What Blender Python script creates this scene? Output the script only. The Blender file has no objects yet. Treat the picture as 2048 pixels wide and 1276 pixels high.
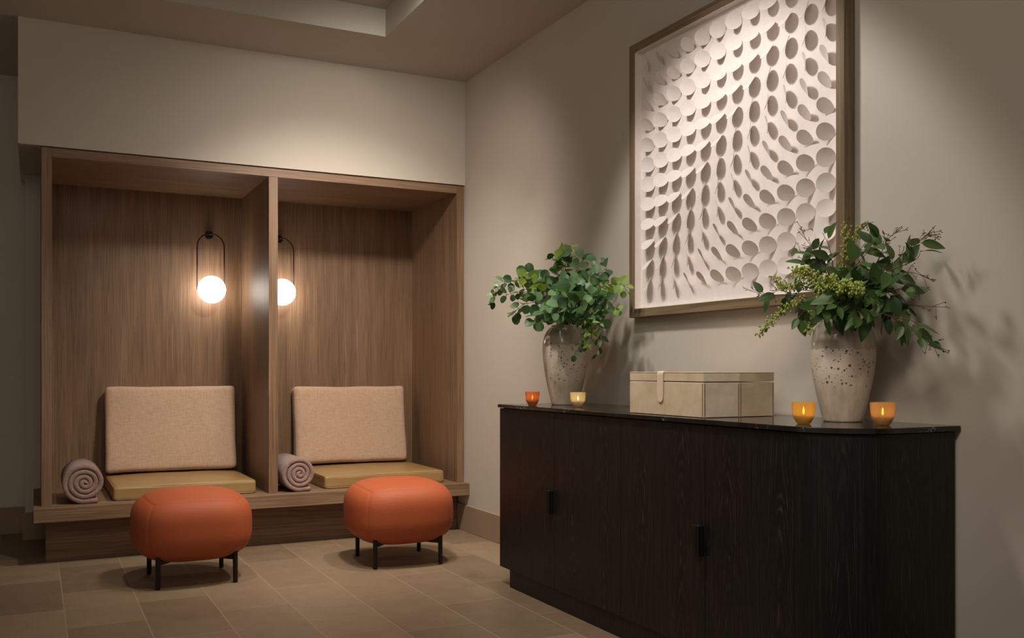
import bpy, bmesh, math, random
from mathutils import Vector, Matrix, noise as mnoise

random.seed(7)
scene = bpy.context.scene
COL = scene.collection
PI = math.pi
def R(d): return math.radians(d)

# ------------------------------------------------------------------ camera
CAM = Vector((-2.50614, -5.67096, 1.05))
YAW = R(26.673718)
FPX = 1900.3012
HOR = 738.47
cam_d = bpy.data.cameras.new('camera')
cam = bpy.data.objects.new('camera', cam_d)
COL.objects.link(cam)
cam.location = CAM
cam.rotation_euler = (R(90), 0, -YAW)
cam_d.sensor_width = 36.0
cam_d.lens = FPX / 2048 * 36.0
cam_d.shift_y = (HOR - 638.0) / 2048
cam_d.clip_start = 0.05
scene.camera = cam
_F = Vector((math.sin(YAW), math.cos(YAW), 0))
_R = Vector((math.cos(YAW), -math.sin(YAW), 0))
def on_x(u, v, x):
    """the point of the plane at this x that was measured at (u, v) in the photograph"""
    d = _F + _R * ((u - 1024) / FPX) + Vector((0, 0, (HOR - v) / FPX))
    return CAM + d * ((x - CAM.x) / d.x)

# ------------------------------------------------------------------ colour helpers
def s2l(c):
    c /= 255.0
    return c / 12.92 if c <= 0.04045 else ((c + 0.055) / 1.055) ** 2.4
def rgb(r, g, b): return (s2l(r), s2l(g), s2l(b), 1.0)

# ------------------------------------------------------------------ material helpers
class N:
    """a small wrapper that builds a node tree"""
    def __init__(self, name):
        self.m = bpy.data.materials.new(name)
        self.m.use_nodes = True
        self.t = self.m.node_tree
        self.b = self.t.nodes['Principled BSDF']
        self.tc = self.t.nodes.new('ShaderNodeTexCoord')
    def new(self, kind, **kw):
        n = self.t.nodes.new(kind)
        for k, v in kw.items(): setattr(n, k, v)
        return n
    def link(self, a, b): self.t.links.new(a, b)
    def mapped(self, scale=(1, 1, 1), loc=(0, 0, 0), rot=(0, 0, 0)):
        mp = self.new('ShaderNodeMapping')
        mp.inputs['Scale'].default_value = scale
        mp.inputs['Location'].default_value = loc
        mp.inputs['Rotation'].default_value = rot
        self.link(self.tc.outputs['Object'], mp.inputs['Vector'])
        return mp.outputs['Vector']
    def noise(self, vec, scale, detail=4, rough=0.55, dist=0.0):
        n = self.new('ShaderNodeTexNoise')
        n.inputs['Scale'].default_value = scale
        n.inputs['Detail'].default_value = detail
        n.inputs['Roughness'].default_value = rough
        n.inputs['Distortion'].default_value = dist
        if vec is not None: self.link(vec, n.inputs['Vector'])
        return n.outputs['Fac']
    def math(self, op, a, b=None, c=None):
        n = self.new('ShaderNodeMath', operation=op)
        for i, v in enumerate((a, b, c)):
            if v is None: continue
            if isinstance(v, (int, float)): n.inputs[i].default_value = v
            else: self.link(v, n.inputs[i])
        return n.outputs[0]
    def ramp(self, fac, stops):
        n = self.new('ShaderNodeValToRGB')
        e = n.color_ramp.elements
        e[0].position, e[0].color = stops[0]
        e[1].position, e[1].color = stops[-1]
        for p, c in stops[1:-1]:
            k = e.new(p); k.color = c
        self.link(fac, n.inputs['Fac'])
        return n.outputs['Color']
    def mix(self, fac, a, b, mode='MIX'):
        n = self.new('ShaderNodeMix', data_type='RGBA', blend_type=mode)
        for i, v in ((0, fac), (6, a), (7, b)):
            if isinstance(v, (int, float)): n.inputs[i].default_value = v
            elif isinstance(v, tuple): n.inputs[i].default_value = v
            else: self.link(v, n.inputs[i])
        return n.outputs[2]
    def sep(self, vec):
        n = self.new('ShaderNodeSeparateXYZ'); self.link(vec, n.inputs[0]); return n.outputs
    def bump(self, h, strength, dist=0.002):
        n = self.new('ShaderNodeBump')
        n.inputs['Strength'].default_value = strength
        n.inputs['Distance'].default_value = dist
        self.link(h, n.inputs['Height'])
        self.link(n.outputs['Normal'], self.b.inputs['Normal'])
    def set(self, **kw):
        for k, v in kw.items():
            k = {'color': 'Base Color', 'rough': 'Roughness', 'metal': 'Metallic', 'spec': 'Specular IOR Level',
                 'sheen': 'Sheen Weight', 'coat': 'Coat Weight', 'coatr': 'Coat Roughness', 'trans': 'Transmission Weight',
                 'emit': 'Emission Color', 'emits': 'Emission Strength', 'sss': 'Subsurface Weight', 'ior': 'IOR'}[k]
            i = self.b.inputs[k]
            if isinstance(v, (int, float, tuple)): i.default_value = v
            else: self.link(v, i)
        return self.m

def mat_plaster(name, c):
    n = N(name)
    a = n.noise(n.mapped(), 3.0, 3)
    col = n.mix(a, tuple(x * 0.97 for x in c[:3]) + (1,), tuple(min(1, x * 1.03) for x in c[:3]) + (1,))
    n.bump(n.noise(n.mapped(), 220, 2), 0.06, 0.001)
    return n.set(color=col, rough=0.85, spec=0.2)

def mat_oak(name, axis, dark=1.0, tint=(1.0, 1.0, 1.0)):
    """stained oak veneer, grain running along the axis"""
    n = N(name)
    st = {'x': (0.35, 9, 9), 'y': (9, 0.35, 9), 'z': (9, 9, 0.35)}[axis]
    fine = {'x': (3, 170, 170), 'y': (170, 3, 170), 'z': (170, 170, 3)}[axis]
    a = n.noise(n.mapped(st), 1.3, 4, 0.6, 0.4)
    f = n.noise(n.mapped(fine), 1.0, 2, 0.6)
    D = lambda r, g, b: rgb(r * dark * tint[0], g * dark * tint[1], b * dark * tint[2])
    c1 = n.ramp(a, [(0.30, D(117, 91, 68)), (0.5, D(132, 104, 79)), (0.72, D(144, 116, 90))])
    g = n.ramp(f, [(0.36, (0.68, 0.66, 0.64, 1)), (0.56, (1, 1, 1, 1)), (0.75, (1.12, 1.1, 1.07, 1))])
    fleck = n.noise(n.mapped(tuple(x * 0.6 for x in fine)), 1.0, 1)
    fl = n.math('GREATER_THAN', fleck, 0.735)
    c = n.mix(1.0, c1, g, 'MULTIPLY')
    c = n.mix(n.math('MULTIPLY', fl, 0.22), c, rgb(205, 185, 160))
    n.bump(f, 0.25, 0.0006)
    return n.set(color=c, rough=0.5, spec=0.4)

def mat_leather(name, c, c2, rough=0.42, spec=0.5):
    n = N(name)
    a = n.noise(n.mapped(), 7, 4)
    col = n.mix(a, c, c2)
    v = n.new('ShaderNodeTexVoronoi'); v.inputs['Scale'].default_value = 420
    n.link(n.mapped(), v.inputs['Vector'])
    n.bump(v.outputs['Distance'], 0.12, 0.0005)
    return n.set(color=col, rough=rough, spec=spec)

def mat_linen(name, c, c2):
    n = N(name)
    o = n.mapped()
    h = n.noise(n.mapped((26, 26, 420)), 1, 2)
    w = n.noise(n.mapped((420, 26, 26)), 1, 2)
    s = n.math('ADD', n.math('MULTIPLY', h, 0.5), n.math('MULTIPLY', w, 0.5))
    f = n.ramp(s, [(0.38, (0, 0, 0, 1)), (0.62, (1, 1, 1, 1))])
    col = n.mix(f, c, c2)
    n.bump(s, 0.5, 0.002)
    return n.set(color=col, rough=0.95, spec=0.1, sheen=0.25)

def mat_terry(name, c, c2):
    n = N(name)
    f = n.noise(n.mapped(), 330, 2, 0.7)
    g = n.noise(n.mapped(), 90, 2, 0.6)
    s = n.math('ADD', n.math('MULTIPLY', f, 0.7), n.math('MULTIPLY', g, 0.3))
    col = n.mix(n.ramp(s, [(0.38, (0, 0, 0, 1)), (0.62, (1, 1, 1, 1))]), c, c2)
    n.bump(s, 1.0, 0.006)
    return n.set(color=col, rough=1.0, spec=0.05, sheen=0.3)

def mat_plain(name, c, rough=0.5, spec=0.5, metal=0.0, **kw):
    n = N(name)
    a = n.noise(n.mapped(), 40, 3)
    col = n.mix(a, tuple(x * 0.92 for x in c[:3]) + (1,), tuple(min(1, x * 1.06) for x in c[:3]) + (1,))
    return n.set(color=col, rough=rough, spec=spec, metal=metal, **kw)

def mat_floor():
    n = N('stone tile')
    o = n.new('ShaderNodeMapping')
    n.link(n.tc.outputs['Object'], o.inputs['Vector'])
    # rows run along the room's depth: texture x = world y, texture y = world x
    s = n.sep(o.outputs['Vector'])
    cb = n.new('ShaderNodeCombineXYZ')
    n.link(n.math('ADD', s[1], 1.09 + 6.6), cb.inputs[0])
    n.link(n.math('ADD', s[0], 1.787 + 6.04), cb.inputs[1])
    br = n.new('ShaderNodeTexBrick')
    br.offset = 0.5; br.offset_frequency = 2
    br.inputs['Scale'].default_value = 1.0
    br.inputs['Brick Width'].default_value = 0.66
    br.inputs['Row Height'].default_value = 0.302
    br.inputs['Mortar Size'].default_value = 0.0028
    br.inputs['Mortar Smooth'].default_value = 0.3
    br.inputs['Bias'].default_value = 0.0
    br.inputs['Color1'].default_value = (0.0, 0.0, 0.0, 1)
    br.inputs['Color2'].default_value = (1.0, 1.0, 1.0, 1)
    br.inputs['Mortar'].default_value = (0.5, 0.5, 0.5, 1)
    n.link(cb.outputs[0], br.inputs['Vector'])
    tone = n.ramp(br.outputs['Color'], [(0.0, rgb(117, 99, 79)), (0.5, rgb(129, 110, 88)), (1.0, rgb(141, 121, 98))])
    a = n.noise(n.mapped(), 9, 6, 0.65)
    b = n.noise(n.mapped((60, 14, 60)), 1.0, 4, 0.65)
    sp = n.noise(n.mapped(), 260, 2, 0.6)
    m = n.ramp(n.math('ADD', n.math('MULTIPLY', a, 0.5), n.math('ADD', n.math('MULTIPLY', b, 0.25), n.math('MULTIPLY', sp, 0.25))),
               [(0.35, (0.82, 0.81, 0.80, 1)), (0.65, (1.12, 1.11, 1.1, 1))])
    c = n.mix(1.0, tone, m, 'MULTIPLY')
    c = n.mix(br.outputs['Fac'], c, rgb(150, 129, 104))
    h = n.math('SUBTRACT', n.math('MULTIPLY', sp, 0.3), br.outputs['Fac'])
    n.bump(h, 0.25, 0.0015)
    return n.set(color=c, rough=0.48, spec=0.35)

def mat_blackwood():
    """black-stained ash with cathedral figure, leaf width 0.25 m along y"""
    n = N('black stained ash')
    s = n.sep(n.mapped())
    along = n.math('SUBTRACT', s[1], s[0])
    w1 = n.noise(n.mapped((1, 3.0, 1.2)), 1.6, 3)
    leaf = n.math('FLOOR', n.math('DIVIDE', along, 0.25))
    u = n.math('SUBTRACT', n.math('FRACT', n.math('DIVIDE', along, 0.25)), 0.5)
    u2 = n.math('MULTIPLY', n.math('ABSOLUTE', u), n.math('ABSOLUTE', u))
    f = n.math('ADD', n.math('MULTIPLY', s[2], 1.1), n.math('MULTIPLY', u2, 9.0))
    f = n.math('ADD', f, n.math('MULTIPLY', w1, 0.9))
    f = n.math('ADD', f, n.math('MULTIPLY', n.math('SINE', n.math('MULTIPLY', leaf, 5.3)), 0.4))
    wv = n.math('SINE', n.math('MULTIPLY', f, 60))
    fine = n.noise(n.mapped((200, 200, 4)), 1.0, 2, 0.6)
    g = n.math('MULTIPLY', n.math('ADD', n.math('MULTIPLY', wv, 0.5), 0.5), n.ramp(fine, [(0.35, (0, 0, 0, 1)), (0.62, (1, 1, 1, 1))]))
    c = n.ramp(g, [(0.1, rgb(13, 11, 10)), (0.7, rgb(27, 24, 21)), (1.0, rgb(56, 50, 45))])
    n.bump(g, 0.15, 0.0008)
    return n.set(color=c, rough=0.46, spec=0.4)

def mat_marble():
    n = N('black marble')
    v = n.mapped((1, 1, 1), (0.35, 0.2, 0))
    d = n.noise(v, 3.0, 5, 0.6, 0.8)
    d2 = n.noise(n.mapped((1.0, 0.7, 1), (4, 1, 0)), 5.0, 4, 0.6, 1.4)
    vein = n.math('LESS_THAN', n.math('ABSOLUTE', n.math('SUBTRACT', d, 0.47)), 0.0022)
    vein2 = n.math('LESS_THAN', n.math('ABSOLUTE', n.math('SUBTRACT', d2, 0.52)), 0.0012)
    cl = n.ramp(n.noise(v, 14, 5), [(0.3, rgb(18, 17, 15)), (0.7, rgb(38, 35, 31))])
    c = n.mix(n.math('MULTIPLY', n.math('MULTIPLY', n.math('MAXIMUM', vein, vein2), n.math('GREATER_THAN', n.noise(v, 2.2, 1), 0.52)), 0.55), cl, rgb(150, 142, 130))
    return n.set(color=c, rough=0.13, spec=0.5)

def mat_vase(name, zlo, zhi):
    """glazed top, bare speckled belly, streaked foot"""
    n = N(name)
    s = n.sep(n.mapped())
    streak = n.noise(n.mapped((60, 60, 3)), 1.0, 3)
    blot = n.noise(n.mapped(), 16, 5)
    e = n.math('ADD', s[2], n.math('MULTIPLY', n.math('SUBTRACT', n.noise(n.mapped((90, 90, 10)), 1.0, 3), 0.5), 0.03))
    upper = n.math('GREATER_THAN', e, zhi)
    base = n.ramp(n.math('ADD', n.math('MULTIPLY', streak, 0.5), n.math('MULTIPLY', blot, 0.5)),
                  [(0.35, rgb(186, 170, 150)), (0.65, rgb(216, 202, 182))])
    glaze = n.ramp(streak, [(0.3, rgb(172, 158, 140)), (0.7, rgb(198, 184, 166))])
    fac_lo = n.new('ShaderNodeMapRange')
    n.link(e, fac_lo.inputs[0])
    fac_lo.inputs[1].default_value = zlo - 0.03; fac_lo.inputs[2].default_value = zlo + 0.05
    belly = n.ramp(blot, [(0.3, rgb(214, 198, 178)), (0.7, rgb(233, 219, 202))])
    c = n.mix(fac_lo.outputs[0], base, belly)
    c = n.mix(upper, c, glaze)
    vo = n.new('ShaderNodeTexVoronoi'); vo.inputs['Scale'].default_value = 90
    n.link(n.mapped(), vo.inputs['Vector'])
    vo2 = n.new('ShaderNodeTexVoronoi'); vo2.inputs['Scale'].default_value = 170
    n.link(n.mapped(), vo2.inputs['Vector'])
    dens = n.math('GREATER_THAN', n.noise(n.mapped(), 11, 2), 0.46)
    s1 = n.math('LESS_THAN', vo.outputs['Distance'], n.math('MULTIPLY', n.math('POWER', n.sep(vo.outputs['Color'])[0], 3.0), 0.45))
    s2 = n.math('LESS_THAN', vo2.outputs['Distance'], n.math('MULTIPLY', n.math('POWER', n.sep(vo2.outputs['Color'])[1], 3.0), 0.42))
    spots = n.math('MULTIPLY', n.math('MAXIMUM', s1, s2), dens)
    band = n.math('MULTIPLY', n.math('GREATER_THAN', s[2], zlo - 0.015), n.math('LESS_THAN', s[2], zhi + 0.012))
    spots = n.math('MULTIPLY', spots, band)
    c = n.mix(n.math('MULTIPLY', spots, 0.88), c, rgb(58, 46, 36))
    rg = n.math('ADD', n.math('MULTIPLY', upper, -0.22), 0.36)
    n.bump(n.math('ADD', n.math('MULTIPLY', spots, -0.6), n.math('MULTIPLY', streak, 0.3)), 0.25, 0.001)
    return n.set(color=c, rough=rg, spec=0.5)

def mat_parchment(name, c1, c2, seed):
    n = N(name)
    a = n.noise(n.mapped((1, 1, 1), (seed, seed * 2, 0)), 7, 5, 0.6, 0.6)
    b = n.noise(n.mapped((1, 1, 1), (seed * 3, 0, seed)), 34, 4)
    col = n.mix(n.ramp(n.math('ADD', n.math('MULTIPLY', a, 0.7), n.math('MULTIPLY', b, 0.3)),
                       [(0.36, (0, 0, 0, 1)), (0.64, (1, 1, 1, 1))]), c1, c2)
    return n.set(color=col, rough=0.38, spec=0.45)

def mat_leaf(name, c1, c2, scale=18, trans=0.25):
    n = N(name)
    n.m.use_nodes = True
    oi = n.new('ShaderNodeObjectInfo')
    g = n.new('ShaderNodeNewGeometry')
    a = n.noise(n.mapped(), scale, 2)
    f = n.ramp(n.math('ADD', n.math('MULTIPLY', g.outputs['Random Per Island'], 0.75), n.math('MULTIPLY', a, 0.3)),
               [(0.15, (0, 0, 0, 1)), (0.95, (1, 1, 1, 1))])
    col = n.mix(f, c1, c2)
    n.set(color=col, rough=0.42, spec=0.4)
    tr = n.new('ShaderNodeBsdfTranslucent')
    n.link(n.mix(1.0, col, (1.25, 1.5, 0.6, 1), 'MULTIPLY'), tr.inputs['Color'])
    mx = n.new('ShaderNodeMixShader'); mx.inputs[0].default_value = trans
    out = n.t.nodes['Material Output']
    n.link(n.b.outputs[0], mx.inputs[1]); n.link(tr.outputs[0], mx.inputs[2])
    n.link(mx.outputs[0], out.inputs['Surface'])
    return n.m

def mat_emit(name, c, strength, base=(0.9, 0.9, 0.9, 1)):
    n = N(name)
    a = n.noise(n.mapped(), 4, 1)
    n.mix(a, c, c)
    return n.set(color=base, emit=c, emits=strength, rough=0.3)

def mat_amber(name, c, glow):
    """tinted frosted glass of a votive cup: part clear, part scattering, glossy outside"""
    n = N(name)
    ring = n.noise(n.mapped((4, 4, 130)), 1.0, 2)
    col = n.mix(ring, c, tuple(min(1, x * 1.2) for x in c[:3]) + (1,))
    n.set(color=col, rough=0.18, spec=0.5)
    tr = n.new('ShaderNodeBsdfTranslucent'); n.link(col, tr.inputs['Color'])
    cl = n.new('ShaderNodeBsdfTransparent'); n.link(col, cl.inputs['Color'])
    m1 = n.new('ShaderNodeMixShader'); m1.inputs[0].default_value = glow
    m2 = n.new('ShaderNodeMixShader'); m2.inputs[0].default_value = 0.30
    n.link(cl.outputs[0], m1.inputs[1]); n.link(tr.outputs[0], m1.inputs[2])
    n.link(m1.outputs[0], m2.inputs[1]); n.link(n.b.outputs[0], m2.inputs[2])
    n.link(m2.outputs[0], n.t.nodes['Material Output'].inputs['Surface'])
    return n.m

M = {}
M['wall'] = mat_plaster('greige wall paint', rgb(201, 192, 179))
M['ceil'] = mat_plaster('ceiling paint', rgb(192, 187, 176))
M['floor'] = mat_floor()
M['base'] = mat_plaster('stone skirting', rgb(156, 133, 110))
M['oak_x'] = mat_oak('oak veneer level grain', 'x')
M['oak_z'] = mat_oak('oak veneer upright grain', 'z')
M['orange'] = mat_leather('terracotta leather', rgb(163, 80, 46), rgb(170, 86, 51), 0.6, 0.3)
M['gold'] = mat_leather('olive gold leather', rgb(152, 121, 76), rgb(164, 133, 88), 0.36, 0.5)
M['linen'] = mat_linen('oatmeal linen', rgb(186, 156, 131), rgb(210, 179, 153))
M['terry'] = mat_terry('mauve terry', rgb(128, 100, 92), rgb(178, 148, 136))
M['black'] = mat_plain('black powder coat', rgb(16, 15, 14), 0.45, 0.4)
M['bronze'] = mat_plain('dark bronze', rgb(38, 31, 25), 0.35, 0.5, 0.6)
M['globe'] = mat_emit('lit opal glass', (1.0, 0.87, 0.76, 1), 5.8)
M['ash'] = mat_blackwood()
M['marble'] = mat_marble()
M['carcass_black'] = mat_plain('black carcass', rgb(12, 11, 10), 0.7, 0.2)  # own black colour of the sideboard carcass
M['frame'] = mat_oak('artwork frame oak', 'z', 1.06, (0.95, 1.02, 1.04))
M['frame_y'] = mat_oak('artwork frame oak level', 'y', 1.06, (0.95, 1.02, 1.04))
M['paper'] = mat_plain('white rag paper', rgb(238, 228, 222), 0.9, 0.1)
M['disc'] = mat_plain('cut white paper', rgb(238, 228, 222), 0.9, 0.1)
M['vaseL'] = mat_vase('stoneware glaze', 0.115, 0.285)
M['vaseR'] = mat_vase('stoneware glaze dark', 0.125, 0.235)
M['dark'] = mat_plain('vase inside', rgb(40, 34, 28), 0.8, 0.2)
M['parch1'] = mat_parchment('cream parchment', rgb(196, 172, 140), rgb(214, 196, 168), 1.3)
M['parch2'] = mat_parchment('grey parchment', rgb(206, 190, 166), rgb(230, 216, 194), 4.1)
M['parch3'] = mat_parchment('olive parchment', rgb(186, 166, 136), rgb(208, 190, 160), 7.7)
M['strap'] = mat_plain('nude leather', rgb(222, 198, 174), 0.5, 0.4)
M['stitch'] = mat_plain('dark stitching', rgb(96, 76, 56), 0.8, 0.2)
M['wax'] = mat_plain('candle wax', rgb(238, 214, 176), 0.5, 0.4, 0.0, sss=0.3)
M['flame'] = mat_emit('flame', (1.0, 0.80, 0.46, 1), 9.0)
M['wick'] = mat_plain('wick', rgb(40, 30, 22), 0.9, 0.1)
M['amber_dark'] = mat_amber('burnt orange glass', rgb(228, 168, 112), 0.5)
M['amber_pale'] = mat_amber('pale peach glass', rgb(250, 230, 200), 0.5)
M['amber_gold'] = mat_amber('golden glass', rgb(240, 206, 122), 0.5)
M['amber_honey'] = mat_amber('honey glass', rgb(234, 200, 140), 0.5)
M['leaf_d'] = mat_leaf('silver dollar leaf', rgb(44, 74, 42), rgb(120, 156, 108), 18, 0.2)
M['leaf_l'] = mat_leaf('fresh silver dollar leaf', rgb(110, 150, 66), rgb(182, 205, 104), 18, 0.3)
M['leaf_s'] = mat_leaf('seeded eucalyptus leaf', rgb(34, 56, 26), rgb(88, 116, 64), 18, 0.2)
M['stem_g'] = mat_plain('green stem', rgb(104, 96, 56), 0.6, 0.3)
M['stem_r'] = mat_plain('red brown stem', rgb(98, 66, 44), 0.6, 0.3)
M['berry'] = mat_plain('green seed', rgb(156, 172, 82), 0.4, 0.4)
M['moss'] = mat_plain('yellow green sprig', rgb(140, 136, 40), 0.7, 0.2)

# ------------------------------------------------------------------ mesh helpers
class MB:
    def __init__(self): self.v = []; self.f = []
    def add(self, vs, fs):
        o = len(self.v)
        self.v += [tuple(p) for p in vs]
        self.f += [tuple(i + o for i in f) for f in fs]
        return self
    def box(self, x0, x1, y0, y1, z0, z1, bev=0.0, seg=2):
        x0, x1 = min(x0, x1), max(x0, x1); y0, y1 = min(y0, y1), max(y0, y1); z0, z1 = min(z0, z1), max(z0, z1)
        bm = bmesh.new()
        bmesh.ops.create_cube(bm, size=1.0)
        for w in bm.verts:
            w.co = Vector(((x0 + x1) / 2 + w.co.x * (x1 - x0), (y0 + y1) / 2 + w.co.y * (y1 - y0), (z0 + z1) / 2 + w.co.z * (z1 - z0)))
        if bev > 0:
            bmesh.ops.bevel(bm, geom=list(bm.edges), offset=bev, segments=seg, profile=0.5, affect='EDGES')
        bm.verts.index_update()
        self.add([w.co[:] for w in bm.verts], [[w.index for w in f.verts] for f in bm.faces])
        bm.free()
        return self
    def prism(self, pts, z0, z1):
        n = len(pts)
        vs = [(p[0], p[1], z0) for p in pts] + [(p[0], p[1], z1) for p in pts]
        fs = [tuple(range(n))[::-1], tuple(range(n, 2 * n))] + [(i, (i + 1) % n, n + (i + 1) % n, n + i) for i in range(n)]
        return self.add(vs, fs)
    def tube(self, pts, rad, seg=8, caps=True):
        pts = [Vector(p) for p in pts]
        n = len(pts)
        rr = rad if isinstance(rad, (list, tuple)) else [rad] * n
        vs = []; up = None
        for i, p in enumerate(pts):
            t = (pts[min(i + 1, n - 1)] - pts[max(i - 1, 0)])
            if t.length < 1e-9: t = Vector((0, 0, 1))
            t.normalize()
            if up is None:
                up = Vector((0, 0, 1)) if abs(t.z) < 0.9 else Vector((1, 0, 0))
            a = t.cross(up)
            if a.length < 1e-6: a = t.cross(Vector((0, 1, 0)))
            a.normalize(); b = a.cross(t).normalized(); up = b
            for k in range(seg):
                an = 2 * PI * k / seg
                vs.append(p + a * (rr[i] * math.cos(an)) + b * (rr[i] * math.sin(an)))
        fs = []
        for i in range(n - 1):
            for k in range(seg):
                k2 = (k + 1) % seg
                fs.append((i * seg + k, (i + 1) * seg + k, (i + 1) * seg + k2, i * seg + k2))
        if caps:
            fs.append(tuple(range(seg))); fs.append(tuple((n - 1) * seg + k for k in range(seg))[::-1])
        return self.add(vs, fs)
    def lathe(self, prof, seg=48, c=(0, 0, 0), close=False):
        """prof: (radius, z) from bottom to top"""
        vs = []; fs = []
        n = len(prof)
        for r, z in prof:
            for k in range(seg):
                a = 2 * PI * k / seg
                vs.append((c[0] + r * math.cos(a), c[1] + r * math.sin(a), c[2] + z))
        m = n if close else n - 1
        for i in range(m):
            j = (i + 1) % n
            for k in range(seg):
                k2 = (k + 1) % seg
                fs.append((i * seg + k, i * seg + k2, j * seg + k2, j * seg + k))
        if not close:
            if prof[0][0] > 1e-6: fs.append(tuple(range(seg))[::-1])
            if prof[-1][0] > 1e-6: fs.append(tuple((n - 1) * seg + k for k in range(seg)))
        return self.add(vs, fs)
    def sphere(self, c, r, seg=24, rings=14, sz=1.0):
        prof = [(max(1e-5, r * math.sin(PI * i / rings)), -r * sz * math.cos(PI * i / rings)) for i in range(rings + 1)]
        return self.lathe(prof, seg, c)
    def build(self, name, mat, parent=None, smooth=False, off=(0, 0, 0), xf=None):
        me = bpy.data.meshes.new(name)
        o3 = Vector(off)
        vs = [Vector(p) - o3 for p in self.v]
        if xf is not None: vs = [xf @ p for p in vs]
        me.from_pydata([tuple(p) for p in vs], [], self.f)
        me.validate()
        bm = bmesh.new(); bm.from_mesh(me)
        bmesh.ops.recalc_face_normals(bm, faces=list(bm.faces))
        bm.to_mesh(me); bm.free()
        me.materials.append(mat)
        ob = bpy.data.objects.new(name, me)
        COL.objects.link(ob)
        if parent is not None: ob.parent = parent
        if smooth:
            me.shade_smooth() if smooth is True else me.shade_auto_smooth(angle=smooth) if hasattr(me, 'shade_auto_smooth') else None
            if smooth is not True:
                for p in me.polygons: p.use_smooth = True
                bm = bmesh.new(); bm.from_mesh(me)
                for e in bm.edges:
                    if len(e.link_faces) == 2 and e.calc_face_angle(0) > smooth: e.smooth = False
                bm.to_mesh(me); bm.free()
        return ob

def thing(name, loc, label, cat, group=None, rz=0.0):
    o = bpy.data.objects.new(name, None)
    o.empty_display_size = 0.1
    COL.objects.link(o)
    o.location = loc; o.rotation_euler = (0, 0, rz)
    return tag(o, label, cat, group)
def tag(o, label, cat, group=None):
    o['label'] = label; o['category'] = cat
    if group: o['group'] = group
    return o
def struct(o, label=None):
    o['kind'] = 'structure'
    if label: o['label'] = label
    return o
def kids(o): return [c for c in COL.objects if c.parent == o]
def dup(src, loc, rz, label, mats=None):
    c = src.copy(); COL.objects.link(c)
    c.location = loc; c.rotation_euler = (0, 0, rz); c['label'] = label
    for ch in kids(src):
        d = ch.copy(); COL.objects.link(d); d.parent = c
        for g in kids(ch):
            e = g.copy(); COL.objects.link(e); e.parent = d
    return c

def cube_grid(n):
    """unit cube surface (-1..1) as shared-vertex grid"""
    idx = {}; vs = []; fs = []
    def key(p): return tuple(round(q * 1000) for q in p)
    def vid(p):
        k = key(p)
        if k not in idx: idx[k] = len(vs); vs.append(Vector(p))
        return idx[k]
    for ax in range(3):
        for s in (-1, 1):
            for i in range(n):
                for j in range(n):
                    q = []
                    for (a, b) in ((i, j), (i + 1, j), (i + 1, j + 1), (i, j + 1)):
                        p = [0, 0, 0]
                        p[ax] = s; p[(ax + 1) % 3] = -1 + 2 * a / n; p[(ax + 2) % 3] = -1 + 2 * b / n
                        q.append(vid(p))
                    fs.append(tuple(q if s > 0 else q[::-1]))
    return vs, fs

def cushion_mesh(sx, sy, sz, r, puff, wob=0.004, seed=0, n=26, corner=0.0):
    """soft box pillow, sizes full; puff swells the two large faces (z)"""
    vs, fs = cube_grid(n)
    out = []
    hx, hy, hz = sx / 2, sy / 2, sz / 2
    for p in vs:
        # denser towards the rim so that the roundover is smooth
        q = Vector([math.copysign(abs(c) ** 0.55 if False else 1 - (1 - abs(c)) ** 1.7, c) for c in p])
        P = Vector((q.x * hx, q.y * hy, q.z * hz))
        core = Vector((max(-(hx - r), min(hx - r, P.x)), max(-(hy - r), min(hy - r, P.y)), max(-(hz - r), min(hz - r, P.z))))
        d = P - core
        if d.length > 1e-9: P = core + d.normalized() * r
        u, v = q.x, q.y
        P.z += math.copysign(puff * (1 - u ** 4) * (1 - v ** 4), P.z) * min(1, abs(P.z) / hz)
        # edges bow inwards a little between the corners
        P.y -= math.copysign(corner * (1 - u * u), P.y) * (abs(v) ** 3)
        P.x -= math.copysign(corner * (1 - v * v), P.x) * (abs(u) ** 3)
        w = mnoise.noise_vector(Vector((P.x * 6 + seed, P.y * 6, P.z * 9)))
        P += w * wob
        out.append(P)
    return MB().add(out, fs)

# ------------------------------------------------------------------ the room
CEIL = 2.92
NIT = 2.248            # underside of the wall above the alcove
LX = -2.585            # its left end
fl = MB().box(-7.5, 0.2, -9.0, 1.6, -0.12, 0.0).build('floor', M['floor']); struct(fl, 'brown grey stone tile floor laid in half bond')
w = MB().box(0.0, 0.2, -9.0, 1.6, 0.0, CEIL).build('wall_right', M['wall']); struct(w, 'beige wall behind the black sideboard')
wb = MB().box(LX, 0.0, 0.0, 1.4, NIT, CEIL)
wb.box(-2.558, 0.0, 0.885, 1.4, 0.0, NIT)
struct(wb.build('wall_back', M['wall']), 'beige wall above and behind the timber alcove')
struct(MB().box(-7.5, -2.558, 1.18, 1.4, 0.0, CEIL).build('wall_left', M['wall']), 'shaded beige wall at the far left')
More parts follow.
